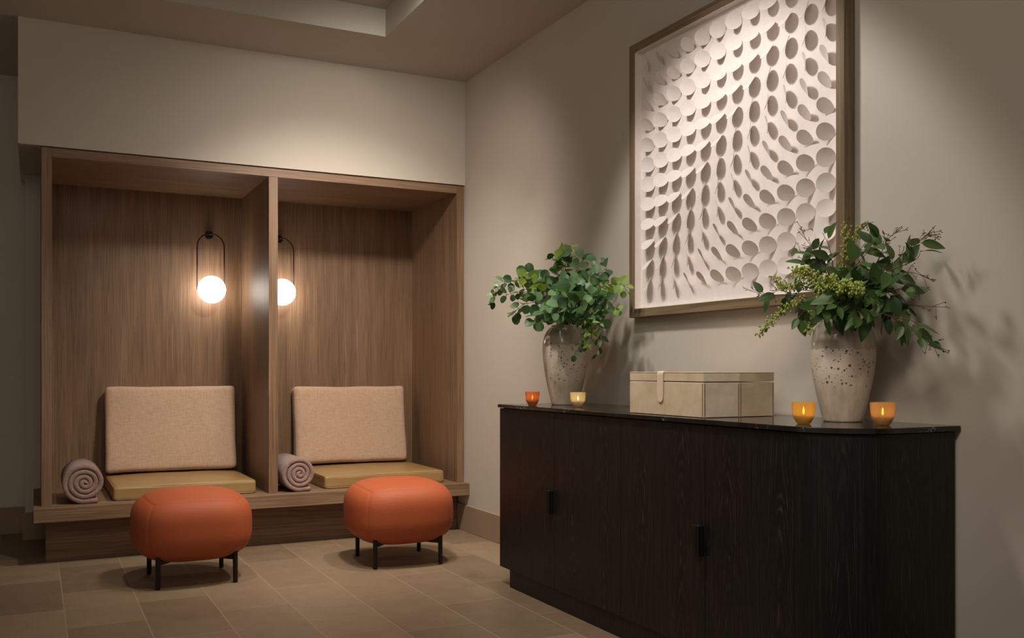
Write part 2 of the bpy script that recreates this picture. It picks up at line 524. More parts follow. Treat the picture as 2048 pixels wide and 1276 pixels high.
# ceiling with its raised tray
TX0, TX1, TY0, TY1, TZ = -4.2, -0.743, -4.3, -0.577, 3.074
c = MB()
c.box(TX1, 0.2, -9.0, 1.6, CEIL, 3.2)
c.box(-7.5, TX1, TY1, 1.6, CEIL, 3.2)
c.box(-7.5, TX0, -9.0, TY1, CEIL, 3.2)
c.box(TX0, TX1, -9.0, TY0, CEIL, 3.2)
c.box(TX0, TX1, TY0, TY1, TZ, 3.2)
struct(c.build('ceiling', M['ceil']), 'beige ceiling with a raised tray')
BH = 0.17
struct(MB().box(-0.013, 0.0, -9.0, 0.10, 0.0, BH, 0.002, 1).build('baseboard_right', M['base']), 'brown stone skirting under the right wall')
struct(MB().box(-2.571, -2.45, 0.872, 0.885, 0.0, BH, 0.002, 1).build('baseboard_back', M['base']), 'short brown skirting left of the alcove')
struct(MB().box(-7.5, -2.558, 1.167, 1.18, 0.0, BH, 0.002, 1).build('baseboard_left', M['base']), 'brown skirting at the far left')

# ------------------------------------------------------------------ the timber alcove
AD = 0.835             # depth of the alcove back
AZ = 0.3135            # top of the bench ledge
O = Vector((-1.25, 0.4, 0.0))
al = thing('seating_alcove', O, 'built-in brown oak seating alcove of two bays with a bench ledge', 'alcove')
def apart(mb, name, mat): return mb.build(name, mat, al, off=O)
Y0 = 0.012
apart(MB().box(-2.474, -2.423, Y0, AD + 0.02, AZ, 2.243, 0.001, 1), 'side_panel', M['oak_z'])
apart(MB().box(-0.052, -0.004, Y0, AD + 0.02, AZ, 2.243, 0.001, 1), 'side_panel', M['oak_z'])
apart(MB().box(-1.265, -1.211, Y0 + 0.002, AD, AZ, 2.194, 0.001, 1), 'divider', M['oak_z'])
apart(MB().box(-2.423, -0.052, Y0 + 0.0005, AD + 0.02, 2.194, 2.243, 0.001, 1), 'top_panel', M['oak_x'])
apart(MB().box(-2.423, -1.24, AD, AD + 0.02, AZ, 2.194), 'back_panel', M['oak_z'])
apart(MB().box(-1.24, -0.052, AD, AD + 0.02, AZ, 2.194), 'back_panel', M['oak_z'])
apart(MB().box(-2.512, -0.003, -0.075, 0.884, 0.238, AZ, 0.0015, 1), 'bench_ledge', M['oak_x'])
apart(MB().box(-2.452, -0.014, 0.102, 0.84, 0.0, 0.238), 'plinth', M['oak_x'])

# ------------------------------------------------------------------ seat and back cushions
def seat_cushion(x0, x1, label, seed):
    cx = (x0 + x1) / 2
    t = thing('seat_cushion', (cx, 0.425, AZ), label, 'cushion', 'seat cushions')
    sx, sy, sz = x1 - x0, 0.735, 0.078
    mb = cushion_mesh(sx, sy, sz, 0.017, 0.010, 0.0025, seed, 28)
    mn = min(p[2] for p in mb.v)
    mb.v = [(p[0], p[1], max(p[2], -sz / 2) + sz / 2 + 0.0005) for p in mb.v]
    mb.build('cover', M['gold'], t, True)
    # piping along the top and bottom front seams
    for zz in (0.006, sz - 0.005):
        pts = []
        hx, hy, r = sx / 2 - 0.004, sy / 2 - 0.004, 0.02
        for (qx, qy, a0) in ((hx - r, hy - r, 0), (-hx + r, hy - r, 90), (-hx + r, -hy + r, 180), (hx - r, -hy + r, 270)):
            for k in range(5):
                a = R(a0 + k * 22.5); pts.append((qx + r * math.cos(a), qy + r * math.sin(a), zz))
        pts.append(pts[0])
        MB().tube(pts, 0.0028, 6, False).build('piping', M['gold'], t, True)
    return t
seat_cushion(-2.116, -1.328, 'olive gold leather seat cushion on the ledge of the left bay', 1.0)
seat_cushion(-0.915, -0.121, 'olive gold leather seat cushion on the ledge of the right bay', 5.0)

def back_cushion(cx, wd, y, label, seed, rz=0.0, ht=0.54, z=0.402):
    o = cushion_mesh(wd, ht, 0.105, 0.028, 0.012, 0.005, seed, 28, 0.004)
    lean = R(9)
    rot = Matrix.Rotation(R(90) - lean, 3, 'X')
    o.v = [tuple(rot @ Vector(p)) for p in o.v]
    mn = min(p[2] for p in o.v)
    o.v = [(p[0], p[1], p[2] - mn) for p in o.v]
    ob = o.build('back_cushion', M['linen'], None, True)
    ob.location = (cx, y, z); ob.rotation_euler = (0, 0, rz)
    tag(ob, label, 'cushion', 'back cushions')
    return ob
back_cushion(-1.724, 0.785, 0.722, 'oatmeal linen back cushion leaning in the left bay', 2.0, R(-2))
back_cushion(-0.552, 0.785, 0.722, 'oatmeal linen back cushion leaning in the right bay', 9.0, R(-1), 0.53)

# ------------------------------------------------------------------ rolled towels
def towel(x, y0, rad, length, label, seed, spin=0.0, thick=0.0275):
    t = thing('rolled_towel', (x, y0, AZ), label, 'towel', 'rolled towels')
    turns = (rad - 0.012) / thick
    total = int(turns * 40)
    a_end = R(-92)
    half = thick * 0.475
    prof = []
    for k in range(9):                      # rounded front end
        a = PI * k / 8
        prof.append((half * math.cos(a), half * 0.9 - half * 0.9 * math.sin(a)))
    prof += [(-half, length), (half, length)]
    vs = []; fs = []
    rows = []
    for i in range(total + 1):
        back = (total - i) / 40.0           # turns before the outer end
        ang = a_end - back * 2 * PI
        r = rad - half - back * thick
        wobble = 1 + 0.035 * mnoise.noise(Vector((math.cos(ang) * 1.5 + seed, math.sin(ang) * 1.5, back)))
        r = max(0.004, r * (wobble if back > 0.3 else 1))
        rows.append((r * math.cos(ang), r * math.sin(ang) * 0.97, ang))
    # flap that runs out flat to the right along the ledge
    last = rows[-1]
    for k in range(1, 8):
        rows.append((last[0] + 0.010 * k, last[1] + 0.0004 * k, R(-90)))
    zc = -min(q[1] for q in rows) + half
    np_ = len(prof)
    for (px, pz, ang) in rows:
        for (o, yy) in prof:
            j = 0.0015 * mnoise.noise(Vector((px * 40, pz * 40, yy * 8 + seed)))
            vs.append((px + math.cos(ang) * o, yy + j + 0.010 * mnoise.noise(Vector((px * 9, pz * 9, seed))), pz + math.sin(ang) * o + zc))
    for i in range(len(rows) - 1):
        for k in range(np_):
            k2 = (k + 1) % np_
            fs.append((i * np_ + k, i * np_ + k2, (i + 1) * np_ + k2, (i + 1) * np_ + k))
    fs.append(tuple(range(np_))); fs.append(tuple((len(rows) - 1) * np_ + k for k in range(np_)))
    MB().add(vs, fs).build('terry_roll', M['terry'], t, True)
    return t
towel(-2.262, 0.012, 0.117, 0.40, 'rolled mauve towel on the ledge beside the left seat cushion', 0.0)
towel(-1.083, 0.000, 0.111, 0.40, 'rolled mauve towel on the ledge between divider and right seat cushion', 3.0)

# ------------------------------------------------------------------ ottomans
def ottoman():
    t = thing('ottoman', (-1.802, -0.678, 0), 'terracotta leather ottoman in front of the left bay', 'ottoman', 'ottomans')
    W, D, Z0, Z1 = 0.568, 0.560, 0.104, 0.453
    vs, fs = cube_grid(36)
    out = []
    for p in vs:
        s = sorted([abs(p.x), abs(p.y), abs(p.z)])
        edge = 1 - s[1]                                    # 0 on a cube edge
        n = 3.05
        q = p / (abs(p.x) ** n + abs(p.y) ** n + abs(p.z) ** n) ** (1 / n)
        g = 1 - 0.011 * math.exp(-(edge / 0.026) ** 2)
        out.append(Vector((q.x * W / 2 * g, q.y * D / 2 * g, (Z0 + Z1) / 2 + q.z * (Z1 - Z0) / 2 * g)))
    MB().add(out, fs).build('upholstered_seat', M['orange'], t, True)
    LXX, LYY = 0.180, 0.197
    fr = MB()
    for s in (-1, 1):
        a = Vector((-LXX, -LYY * s, 0.122)); b = Vector((LXX, LYY * s, 0.122))
        d = (b - a).normalized(); nn = Vector((-d.y, d.x, 0)) * 0.011
        lift = Vector((0, 0, 0.014))
        z = 0.0 if s < 0 else 0.0005
        q = [a - nn, a + nn, b + nn, b - nn]
        lo = [p - Vector((0, 0, 0.007 - z)) for p in q]; hi = [p + lift for p in q]
        fr.add(lo + hi, [(0, 1, 2, 3), (7, 6, 5, 4), (0, 4, 5, 1), (1, 5, 6, 2), (2, 6, 7, 3), (3, 7, 4, 0)])
    fr.build('cross_frame', M['black'], t)
    for sx in (-1, 1):
        for sy in (-1, 1):
            x, y = sx * LXX, sy * LYY
            MB().tube([(x, y, 0.0), (x, y, 0.004), (x * 0.995, y * 0.995, 0.165)], [0.0105, 0.0115, 0.0125], 16).build('leg', M['black'], t, R(40))
    return t
ot = ottoman()
dup(ot, (-0.717, -0.711, 0), R(-4.0), 'terracotta leather ottoman in front of the right bay, nearer the sideboard')

# ------------------------------------------------------------------ wall sconces
def sconce(x, label):
    zm, zb, r = 1.934, 1.567, 0.0885
    t = thing('globe_sconce', (x, AD, zb), label, 'wall lamp', 'globe sconces')
    loc = lambda px, py, pz: (px - x, py - AD, pz - zb)
    m = MB()
    pr = [(0.026, 0), (0.026, 0.022), (0.023, 0.027), (0.0001, 0.028)]
    m.lathe(pr, 28)
    m.v = [(p[0], -p[2], p[1] + zm - zb) for p in m.v]
    m.build('mount', M['bronze'], t, R(40))
    pts = []
    hw = 0.0855; yl = -0.082
    pts.append((-hw, yl, 0.0))
    for k in range(0, 25):
        a = PI - PI * k / 24
        pts.append((hw * math.cos(a), yl + 0.0, zm - zb - hw + 0.0 + hw * math.sin(a)))
    pts.append((hw, yl, 0.0))
    lp = MB().tube(pts, 0.0042, 10)
    lp.tube([(0, 0, zm - zb), (0, yl, zm - zb)], 0.0065, 10)
    lp.build('loop_bracket', M['bronze'], t, True)
    MB().sphere((0, -0.118, 0), r, 40, 24).build('globe', M['globe'], t, True)
    return t
sconce(-1.479, 'lit globe sconce on a dark loop in the left bay')
sconce(-1.022, 'lit globe sconce in the right bay, half hidden by the divider')

# ------------------------------------------------------------------ sideboard
ZT = 0.879
O = Vector((-0.24, -2.59, 0))
sb = thing('sideboard', O, 'long black ash sideboard with rounded end and black marble top', 'sideboard')
def spart(mb, name, mat, smooth=False, parent=None): return mb.build(name, mat, parent or sb, smooth, off=O)
def outline(front, far, near, back, rad, n=20):
    """plan outline with one rounded corner at the near front"""
    pts = [(back, far), (front, far)]
    for k in range(n + 1):
        a = PI + (PI / 2) * k / n
        pts.append((front + rad + rad * math.cos(a), near + rad + rad * math.sin(a)))
    pts.append((back, near))
    return pts
# marble slab with an eased edge
mb = MB()
for (ins, z0, z1) in ((0.0, ZT - 0.0155, ZT - 0.002),):
    mb.prism(outline(-0.478, -1.478, -3.712, -0.003, 0.215), z0, z1)
o1 = outline(-0.478, -1.478, -3.712, -0.003, 0.215); o2 = outline(-0.4765, -1.4795, -3.7105, -0.003, 0.2135)
n = len(o1)
mb.add([(p[0], p[1], ZT - 0.002) for p in o1] + [(p[0], p[1], ZT) for p in o2],
       [(i, (i + 1) % n, n + (i + 1) % n, n + i) for i in range(n)] + [tuple(range(n, 2 * n))])
spart(mb, 'marble_top', M['marble'], R(25))
BZ0, BZ1 = 0.085, ZT - 0.0165
spart(MB().prism(outline(-0.446, -1.482, -3.679, -0.014, 0.178), BZ0 + 0.002, BZ1), 'carcass', M['carcass_black'], R(25))
spart(MB().prism([(-0.014, -1.575), (-0.460, -1.575), (-0.460, -3.44), (-0.30, -3.60), (-0.014, -3.60)], 0.0, BZ0 + 0.004), 'plinth', M['ash'])
seams = [-1.477, -2.023, -2.552, -3.074, -3.500]
for i in range(4):
    d = spart(MB().box(-0.466, -0.447, seams[i] - (0.0012 if i else 0), seams[i + 1] + 0.0012, BZ0, BZ1 - 0.003, 0.0012, 1), 'door', M['ash'])
    if i in (0, 2):
        y1 = seams[i + 1] + 0.004
        h = MB().box(-0.492, -0.466, y1, y1 + 0.034, 0.412, 0.517, 0.0015, 1)
        h.box(-0.4935, -0.491, y1 + 0.012, y1 + 0.017, 0.414, 0.515)
        spart(h, 'handle', M['black'], False, d)
# rounded end panel, a curved skin 18 mm thick
oo = [p for p in outline(-0.466, -1.4, -3.700, -0.014, 0.1985, 28)][2:]
ii = [p for p in outline(-0.447, -1.4, -3.681, -0.014, 0.1795, 28)][2:]
oo = [(-0.466, seams[4] - 0.0012)] + oo; ii = [(-0.447, seams[4] - 0.0012)] + ii
n = len(oo)
vs = []; fs = []
for z in (BZ0, BZ1 - 0.003):
    vs += [(p[0], p[1], z) for p in oo] + [(p[0], p[1], z) for p in ii]
for i in range(n - 1):
    fs += [(i, i + 1, 2 * n + i + 1, 2 * n + i), (n + i, 3 * n + i, 3 * n + i + 1, n + i + 1),
           (i, n + i, n + i + 1, i + 1), (2 * n + i, 2 * n + i + 1, 3 * n + i + 1, 3 * n + i)]
fs += [(0, 2 * n, 3 * n, n), (n - 1, 2 * n - 1, 4 * n - 1, 3 * n - 1)]
spart(MB().add(vs, fs), 'curved_end_panel', M['ash'], R(25))
spart(MB().box(-0.446, -0.014, -1.482, -1.477, BZ0, BZ1 - 0.003), 'side_panel', M['ash'])

# ------------------------------------------------------------------ framed paper relief
AY0, AY1, AZ0, AZ1 = -3.295, -1.990, 1.287, 2.540
O = Vector((0, (AY0 + AY1) / 2, AZ0))
art = thing('framed_artwork', O, 'large oak-framed relief of tilted white paper discs on the wall above the sideboard', 'artwork')
XF = -0.051; FWD = 0.038
def fpart(mb, name, mat): return mb.build(name, mat, art, off=O)
fpart(MB().box(XF, -0.001, AY1 - FWD, AY1, AZ0, AZ1, 0.0015, 1), 'frame_rail', M['frame'])
fpart(MB().box(XF, -0.001, AY0, AY0 + FWD, AZ0, AZ1, 0.0015, 1), 'frame_rail', M['frame'])
fpart(MB().box(XF, -0.001, AY0 + FWD, AY1 - FWD, AZ0, AZ0 + FWD, 0.0015, 1), 'frame_rail', M['frame_y'])
fpart(MB().box(XF, -0.001, AY0 + FWD, AY1 - FWD, AZ1 - FWD, AZ1, 0.0015, 1), 'frame_rail', M['frame_y'])
iy0, iy1, iz0, iz1 = AY0 + FWD, AY1 - FWD, AZ0 + FWD, AZ1 - FWD
XB = -0.012
fpart(MB().box(XB, -0.002, iy0, iy1, iz0, iz1), 'backing_sheet', M['paper'])
li = MB()
li.box(XF + 0.006, XB, iy1 - 0.003, iy1, iz0, iz1); li.box(XF + 0.006, XB, iy0, iy0 + 0.003, iz0, iz1)
li.box(XF + 0.006, XB, iy0, iy1, iz1 - 0.003, iz1); li.box(XF + 0.006, XB, iy0, iy1, iz0, iz0 + 0.003)
fpart(li, 'fillet', M['paper'])
NR = NC = 12
DR = 0.0345
y_first, y_last = iy1 - 0.088, iy0 + 0.062
z_first, z_last = iz1 - 0.075, iz0 + 0.105
wv = Vector((-1, 0, 0)); uv = Vector((0, -1, 0)); zv = Vector((0, 0, 1))
BETA = R(40)
def disc_geo(mb, cy, cz, phi):
    a = uv * math.cos(phi) + zv * math.sin(phi)
    nrm = wv * math.cos(BETA) + a * math.sin(BETA)
    tip = wv * math.sin(BETA) - a * math.cos(BETA)          # hinge -> free edge
    side = nrm.cross(tip).normalized()
    hinge = Vector((XB - 0.0012, cy, cz)) + a * (DR * math.cos(BETA))
    curl = 0.007
    vs = []; fs = []
    rings, seg = 4, 28
    def pt(s, w2, o):
        k = (s / DR + 1) / 2                              # 0 at hinge, 1 at the free edge
        return hinge + tip * ((s + DR) * 0.97) + side * w2 + nrm * (curl * ((w2 / DR) ** 2 * 0.85 + 0.25 * k * k) + o)
    for o in (0.0, -0.0008):
        vs.append(pt(0, 0, o))
        for rg in range(1, rings + 1):
            for k in range(seg):
                an = 2 * PI * k / seg
                vs.append(pt(DR * rg / rings * math.cos(an), DR * rg / rings * math.sin(an), o))
    h = 1 + rings * seg
    for s in (0, 1):
        b = s * h
        for k in range(seg):
            fs.append((b, b + 1 + k, b + 1 + (k + 1) % seg))
        for rg in range(rings - 1):
            for k in range(seg):
                p, q = b + 1 + rg * seg, b + 1 + (rg + 1) * seg
                fs.append((p + k, q + k, q + (k + 1) % seg, p + (k + 1) % seg))
    e = 1 + (rings - 1) * seg
    for k in range(seg):
        fs.append((e + k, e + (k + 1) % seg, h + e + (k + 1) % seg, h + e + k))
    mb.add(vs, fs)
cells = []
for r_ in range(NR):
    for c_ in range(NC):
        cy = y_first + (y_last - y_first) * c_ / (NC - 1)
        cz = z_first + (z_last - z_first) * r_ / (NR - 1)
        cells.append((c_, r_, cy, cz, R(197 + 27 * r_ + 27.3 * c_)))
# the nearest columns show largest: 100 discs as parts, the rest as one
def shown(q):
    d = Vector((0, q[2], q[3])) - CAM
    dep = d.dot(_F); vpx = HOR - FPX * d.z / dep
    return (1 if vpx > -5 else 0, -dep)
cells.sort(key=shown, reverse=True)
for q in cells[:100]:
    mb = MB(); disc_geo(mb, q[2], q[3], q[4])
    mb.build('paper_disc', M['disc'], art, R(40), off=O)
mb = MB()
for q in cells[100:]: disc_geo(mb, q[2], q[3], q[4])
rest = mb.build('paper_discs', M['disc'], art, R(40), off=O); rest['kind'] = 'stuff'

# ------------------------------------------------------------------ keepsake box
bx0, bx1, by0, by1 = -0.418, -0.097, -3.005, -2.545
bh, lid = 0.161, 0.035
O = Vector(((bx0 + bx1) / 2, (by0 + by1) / 2, ZT))
kb = thing('keepsake_box', O, 'pale parchment lidded box with a strap on the sideboard', 'box')
def kpart(mb, name, mat, parent=None): return mb.build(name, mat, parent or kb, off=O)
zl = ZT + bh - lid
core = kpart(MB().box(bx0 + 0.003, bx1 - 0.003, by0 + 0.003, by1 - 0.003, ZT + 0.0005, zl - 0.002), 'body', M['parch1'])
ym = (by0 + by1) / 2; xm = (bx0 + bx1) / 2
def panels(z0, z1, par, g=0.0008):
    kpart(MB().box(bx0, bx0 + 0.004, ym + g, by1, z0, z1, 0.0015, 1), 'panel', M['parch1'], par)
    kpart(MB().box(bx0, bx0 + 0.004, by0, ym - g, z0, z1, 0.0015, 1), 'panel', M['parch1'], par)
    kpart(MB().box(bx0 + 0.004, xm - g, by0, by0 + 0.004, z0, z1, 0.0015, 1), 'panel', M['parch2'], par)
    kpart(MB().box(xm + g, bx1, by0, by0 + 0.004, z0, z1, 0.0015, 1), 'panel', M['parch3'], par)
    kpart(MB().box(bx0 + 0.004, bx1, by1 - 0.004, by1, z0, z1, 0.0015, 1), 'panel', M['parch2'], par)
panels(ZT + 0.001, zl - 0.002, core)
ld = kpart(MB().box(bx0 - 0.001, bx1 + 0.001, by0 - 0.001, by1 + 0.001, ZT + bh - 0.004, ZT + bh, 0.002, 2), 'lid', M['parch1'])
kpart(MB().box(bx0 + 0.003, bx1 - 0.003, by0 + 0.003, by1 - 0.003, zl + 0.001, ZT + bh - 0.003), 'lid_core', M['parch1'], ld)
panels(zl + 0.0008, ZT + bh - 0.004, ld, 0.0004)
# stitching along the upright seams and under the lid
for (sx_, sy_) in ((bx0, by0 + 0.006), (bx0 + 0.006, by0), (xm - 0.005, by0), (xm + 0.005, by0), (bx1 - 0.006, by0)):
    st = MB()
    front = sx_ == bx0
    st.box(sx_ - (0.0002 if front else 0.0004), sx_ + (0.0005 if front else 0.0004), sy_ - (0.0004 if front else 0.0002), sy_ + (0.0004 if front else 0.0005), ZT + 0.004, ZT + 0.121)
    for k in range(34):
        z = ZT + 0.006 + k * 0.0034
        if front: st.box(sx_ - 0.0008, sx_ + 0.0005, sy_ - 0.0022, sy_ + 0.0022, z, z + 0.0013)
        else: st.box(sx_ - 0.0022, sx_ + 0.0022, sy_ - 0.0008, sy_ + 0.0005, z, z + 0.0013)
    kpart(st, 'stitched_seam', M['stitch'])
# strap: over the lid and hanging on the front, tongue rounded
sy, sw = -2.752, 0.0185
sp = MB()
path = [(bx0 + 0.06, ZT + bh + 0.003), (bx0 + 0.012, ZT + bh + 0.0035), (bx0 + 0.003, ZT + bh + 0.003), (bx0 - 0.0035, ZT + bh - 0.003), (bx0 - 0.0045, ZT + bh - 0.010),
        (bx0 - 0.0045, ZT + 0.09), (bx0 - 0.0045, ZT + 0.066), (bx0 - 0.0045, ZT + 0.056), (bx0 - 0.0045, ZT + 0.050), (bx0 - 0.0045, ZT + 0.0475)]
wid = [1, 1, 1, 1, 1, 0.98, 0.93, 0.74, 0.45, 0.12]
vs = []; fs = []
for (p, wd) in zip(path, wid):
    for (o, s) in ((0, -1), (0, 1), (1, 1), (1, -1)):
        dx = 0.0028 if o and p[1] < ZT + bh else 0.0; dz = -0.0028 if o and p[1] >= ZT + bh else 0.0
        vs.append((p[0] + dx, sy + s * sw * wd, p[1] + dz))
for i in range(len(path) - 1):
    for k in range(4):
        fs.append((i * 4 + k, i * 4 + (k + 1) % 4, i * 4 + 4 + (k + 1) % 4, i * 4 + 4 + k))
fs += [(0, 1, 2, 3), tuple(len(vs) - 4 + k for k in range(4))]
so = kpart(MB().add(vs, fs), 'strap', M['strap']); so['label'] = 'nude leather strap'

# ------------------------------------------------------------------ vases
def vase(x, y, sc, hh, rr, mat, label):
    t = thing('vase', (x, y, ZT), label, 'vase')
    prof = [(0.56, 0.0), (0.60, 0.012), (0.66, 0.08), (0.775, 0.22), (0.875, 0.36), (0.95, 0.5), (0.99, 0.62), (1.0, 0.70), (0.985, 0.78),
            (0.925, 0.86), (0.83, 0.92), (0.71, 0.965), (0.635, 0.982), (0.615, 0.992), (0.60, 1.0), (0.57, 0.998), (0.555, 0.985)]
    # Catmull-Rom smoothing of the profile
    pts = []
    for i in range(len(prof) - 1):
        p0 = prof[max(i - 1, 0)]; p1 = prof[i]; p2 = prof[i + 1]; p3 = prof[min(i + 2, len(prof) - 1)]
        for k in range(4):
            u = k / 4
            f = lambda a, b, c, d: 0.5 * (2 * b + (c - a) * u + (2 * a - 5 * b + 4 * c - d) * u * u + (3 * b - a - 3 * c + d) * u ** 3)
            pts.append((max(0.01, f(p0[0], p1[0], p2[0], p3[0])) * rr, max(0, f(p0[1], p1[1], p2[1], p3[1])) * hh))
    pts.append((prof[-1][0] * rr, prof[-1][1] * hh))
    ins = [(0.60 * rr, 0.94 * hh), (0.80 * rr, 0.86 * hh), (0.86 * rr, 0.7 * hh), (0.8 * rr, 0.5 * hh), (0.62 * rr, 0.2 * hh), (0.45 * rr, 0.03 * hh)]
    MB().lathe(pts, 64).build('vessel', mat, t, R(50))
    MB().lathe([(r - 0.002, z) for r, z in [(0.555 * rr, 0.984 * hh)] + ins], 48).build('inner_wall', M['dark'], t, True)
    return t
VL = Vector((-0.222, -1.695, ZT)); VR = Vector((-0.136, -3.372, ZT))
vase(VL.x, VL.y, 1, 0.382, 0.1095, M['vaseL'], 'speckled beige stoneware vase at the far end of the sideboard')
vase(VR.x, VR.y, 1, 0.334, 0.1035, M['vaseR'], 'speckled beige stoneware vase at the rounded end of the sideboard')

# ------------------------------------------------------------------ votive cups and candles
def votive(x, y, mat, label, clabel, sc=1.0):
    t = thing('votive_cup', (x, y, ZT), label, 'candle holder', 'votive cups')
    r, h = 0.0352 * sc, 0.066 * sc
    outer = [(0.50, 0.0), (0.56, 0.02), (0.60, 0.045), (0.70, 0.13), (0.82, 0.26), (0.91, 0.42), (0.965, 0.6), (0.99, 0.8), (1.0, 1.0)]
    inner = [(0.945, 1.0), (0.93, 0.8), (0.905, 0.6), (0.85, 0.42), (0.76, 0.28), (0.62, 0.17), (0.40, 0.115), (0.01, 0.10)]
    pr = [(0.001, 0.0)] + outer + inner
    MB().lathe([(a * r, b * h + 0.0005) for a, b in pr], 40).build('glass_cup', mat, t, R(60))
    c = thing('candle', (x, y, ZT + 0.12 * h + 0.001), clabel, 'candle', 'votive candles')
    z0 = 0.0
    MB().lathe([(0.001, 0.0), (0.50 * r, 0.0005), (0.60 * r, 0.10 * h), (0.70 * r, 0.20 * h), (0.735 * r, 0.26 * h), (0.70 * r, 0.275 * h), (0.3 * r, 0.265 * h), (0.001, 0.26 * h)], 32).build('wax', M['wax'], c, True)
    MB().tube([(0, 0, 0.25 * h), (0.0003, 0, 0.34 * h)], 0.0007, 6).build('wick', M['wick'], c)
    fh = 0.36 * h
    MB().lathe([(0.0003, 0.31 * h), (0.0022, 0.31 * h + fh * 0.15), (0.0034, 0.31 * h + fh * 0.32), (0.0026, 0.31 * h + fh * 0.6), (0.0011, 0.31 * h + fh * 0.85), (0.0002, 0.31 * h + fh)], 14).build('flame', M['flame'], c, True)
    return t
votive(-0.406, -1.705, M['amber_dark'], 'burnt orange glass votive cup left of the far vase', 'lit candle inside the burnt orange cup at the far end', 0.97)
votive(-0.306, -1.957, M['amber_pale'], 'pale peach glass votive cup right of the far vase', 'lit candle inside the pale peach cup')
votive(-0.360, -3.428, M['amber_gold'], 'golden glass votive cup left of the nearer vase', 'lit candle inside the golden cup left of the nearer vase', 1.02)
votive(-0.196, -3.590, M['amber_honey'], 'honey glass votive cup at the rounded end, right of the nearer vase', 'lit candle inside the honey cup at the rounded end', 1.05)

# ------------------------------------------------------------------ foliage
def spline(pts, n):
    pts = [Vector(p) for p in pts]
    if len(pts) == 2: pts = [pts[0], (pts[0] + pts[1]) / 2 + Vector((0, 0, 0.01)), pts[1]]
    out = []
    P = [pts[0] * 2 - pts[1]] + pts + [pts[-1] * 2 - pts[-2]]
    segs = len(pts) - 1
    for i in range(segs):
        for k in range(n):
            u = k / n
            a, b, c, d = P[i], P[i + 1], P[i + 2], P[i + 3]
            out.append(0.5 * (2 * b + (c - a) * u + (2 * a - 5 * b + 4 * c - d) * u * u + (3 * b - a - 3 * c + d) * u ** 3))
    out.append(pts[-1])
    return out

def leaf(mb, base, d, nrm, L, W, kind, bend=0.15):
    """one leaf, a curved blade with a folded midrib"""
    d = d.normalized()
    side = d.cross(nrm)
    if side.length < 1e-4: side = d.cross(Vector((0.3, 0.5, 0.8)))
    side.normalize(); nn = side.cross(d).normalized()
    n = 7
    vs = []
    for i in range(n + 1):
        u = i / n
        if kind == 'round':
            w = W * math.sqrt(max(0.0, 1 - (2 * u - 1) ** 2)) * (1.0 + 0.10 * (0.5 - u))
        else:
            w = W * (math.sin(PI * u ** 0.8)) ** 0.85 * (1 - 0.15 * u)
        c = base + d * (L * u) - nn * (bend * L * u * u)
        lift = 0.22 * w
        vs += [c + side * w + nn * lift, c + side * (w * 0.5) + nn * (lift * 0.35), c, c - side * (w * 0.5) + nn * (lift * 0.35), c - side * w + nn * lift]
    fs = []
    for i in range(n):
        for k in range(4):
            a = i * 5 + k
            fs.append((a, a + 1, a + 6, a + 5))
    mb.add(vs, fs)

def rv(s=1.0): return Vector((random.uniform(-s, s), random.uniform(-s, s), random.uniform(-s, s)))
def keep(p, lim=-0.012):
    if p.x > lim: p.x = lim - 0.5 * min(0.02, p.x - lim) * 0
    return p

def wall_safe(mb, lim):
    """leaves that would reach into the wall bend along it"""
    mb.v = [(min(p[0], lim), p[1], p[2]) for p in mb.v]

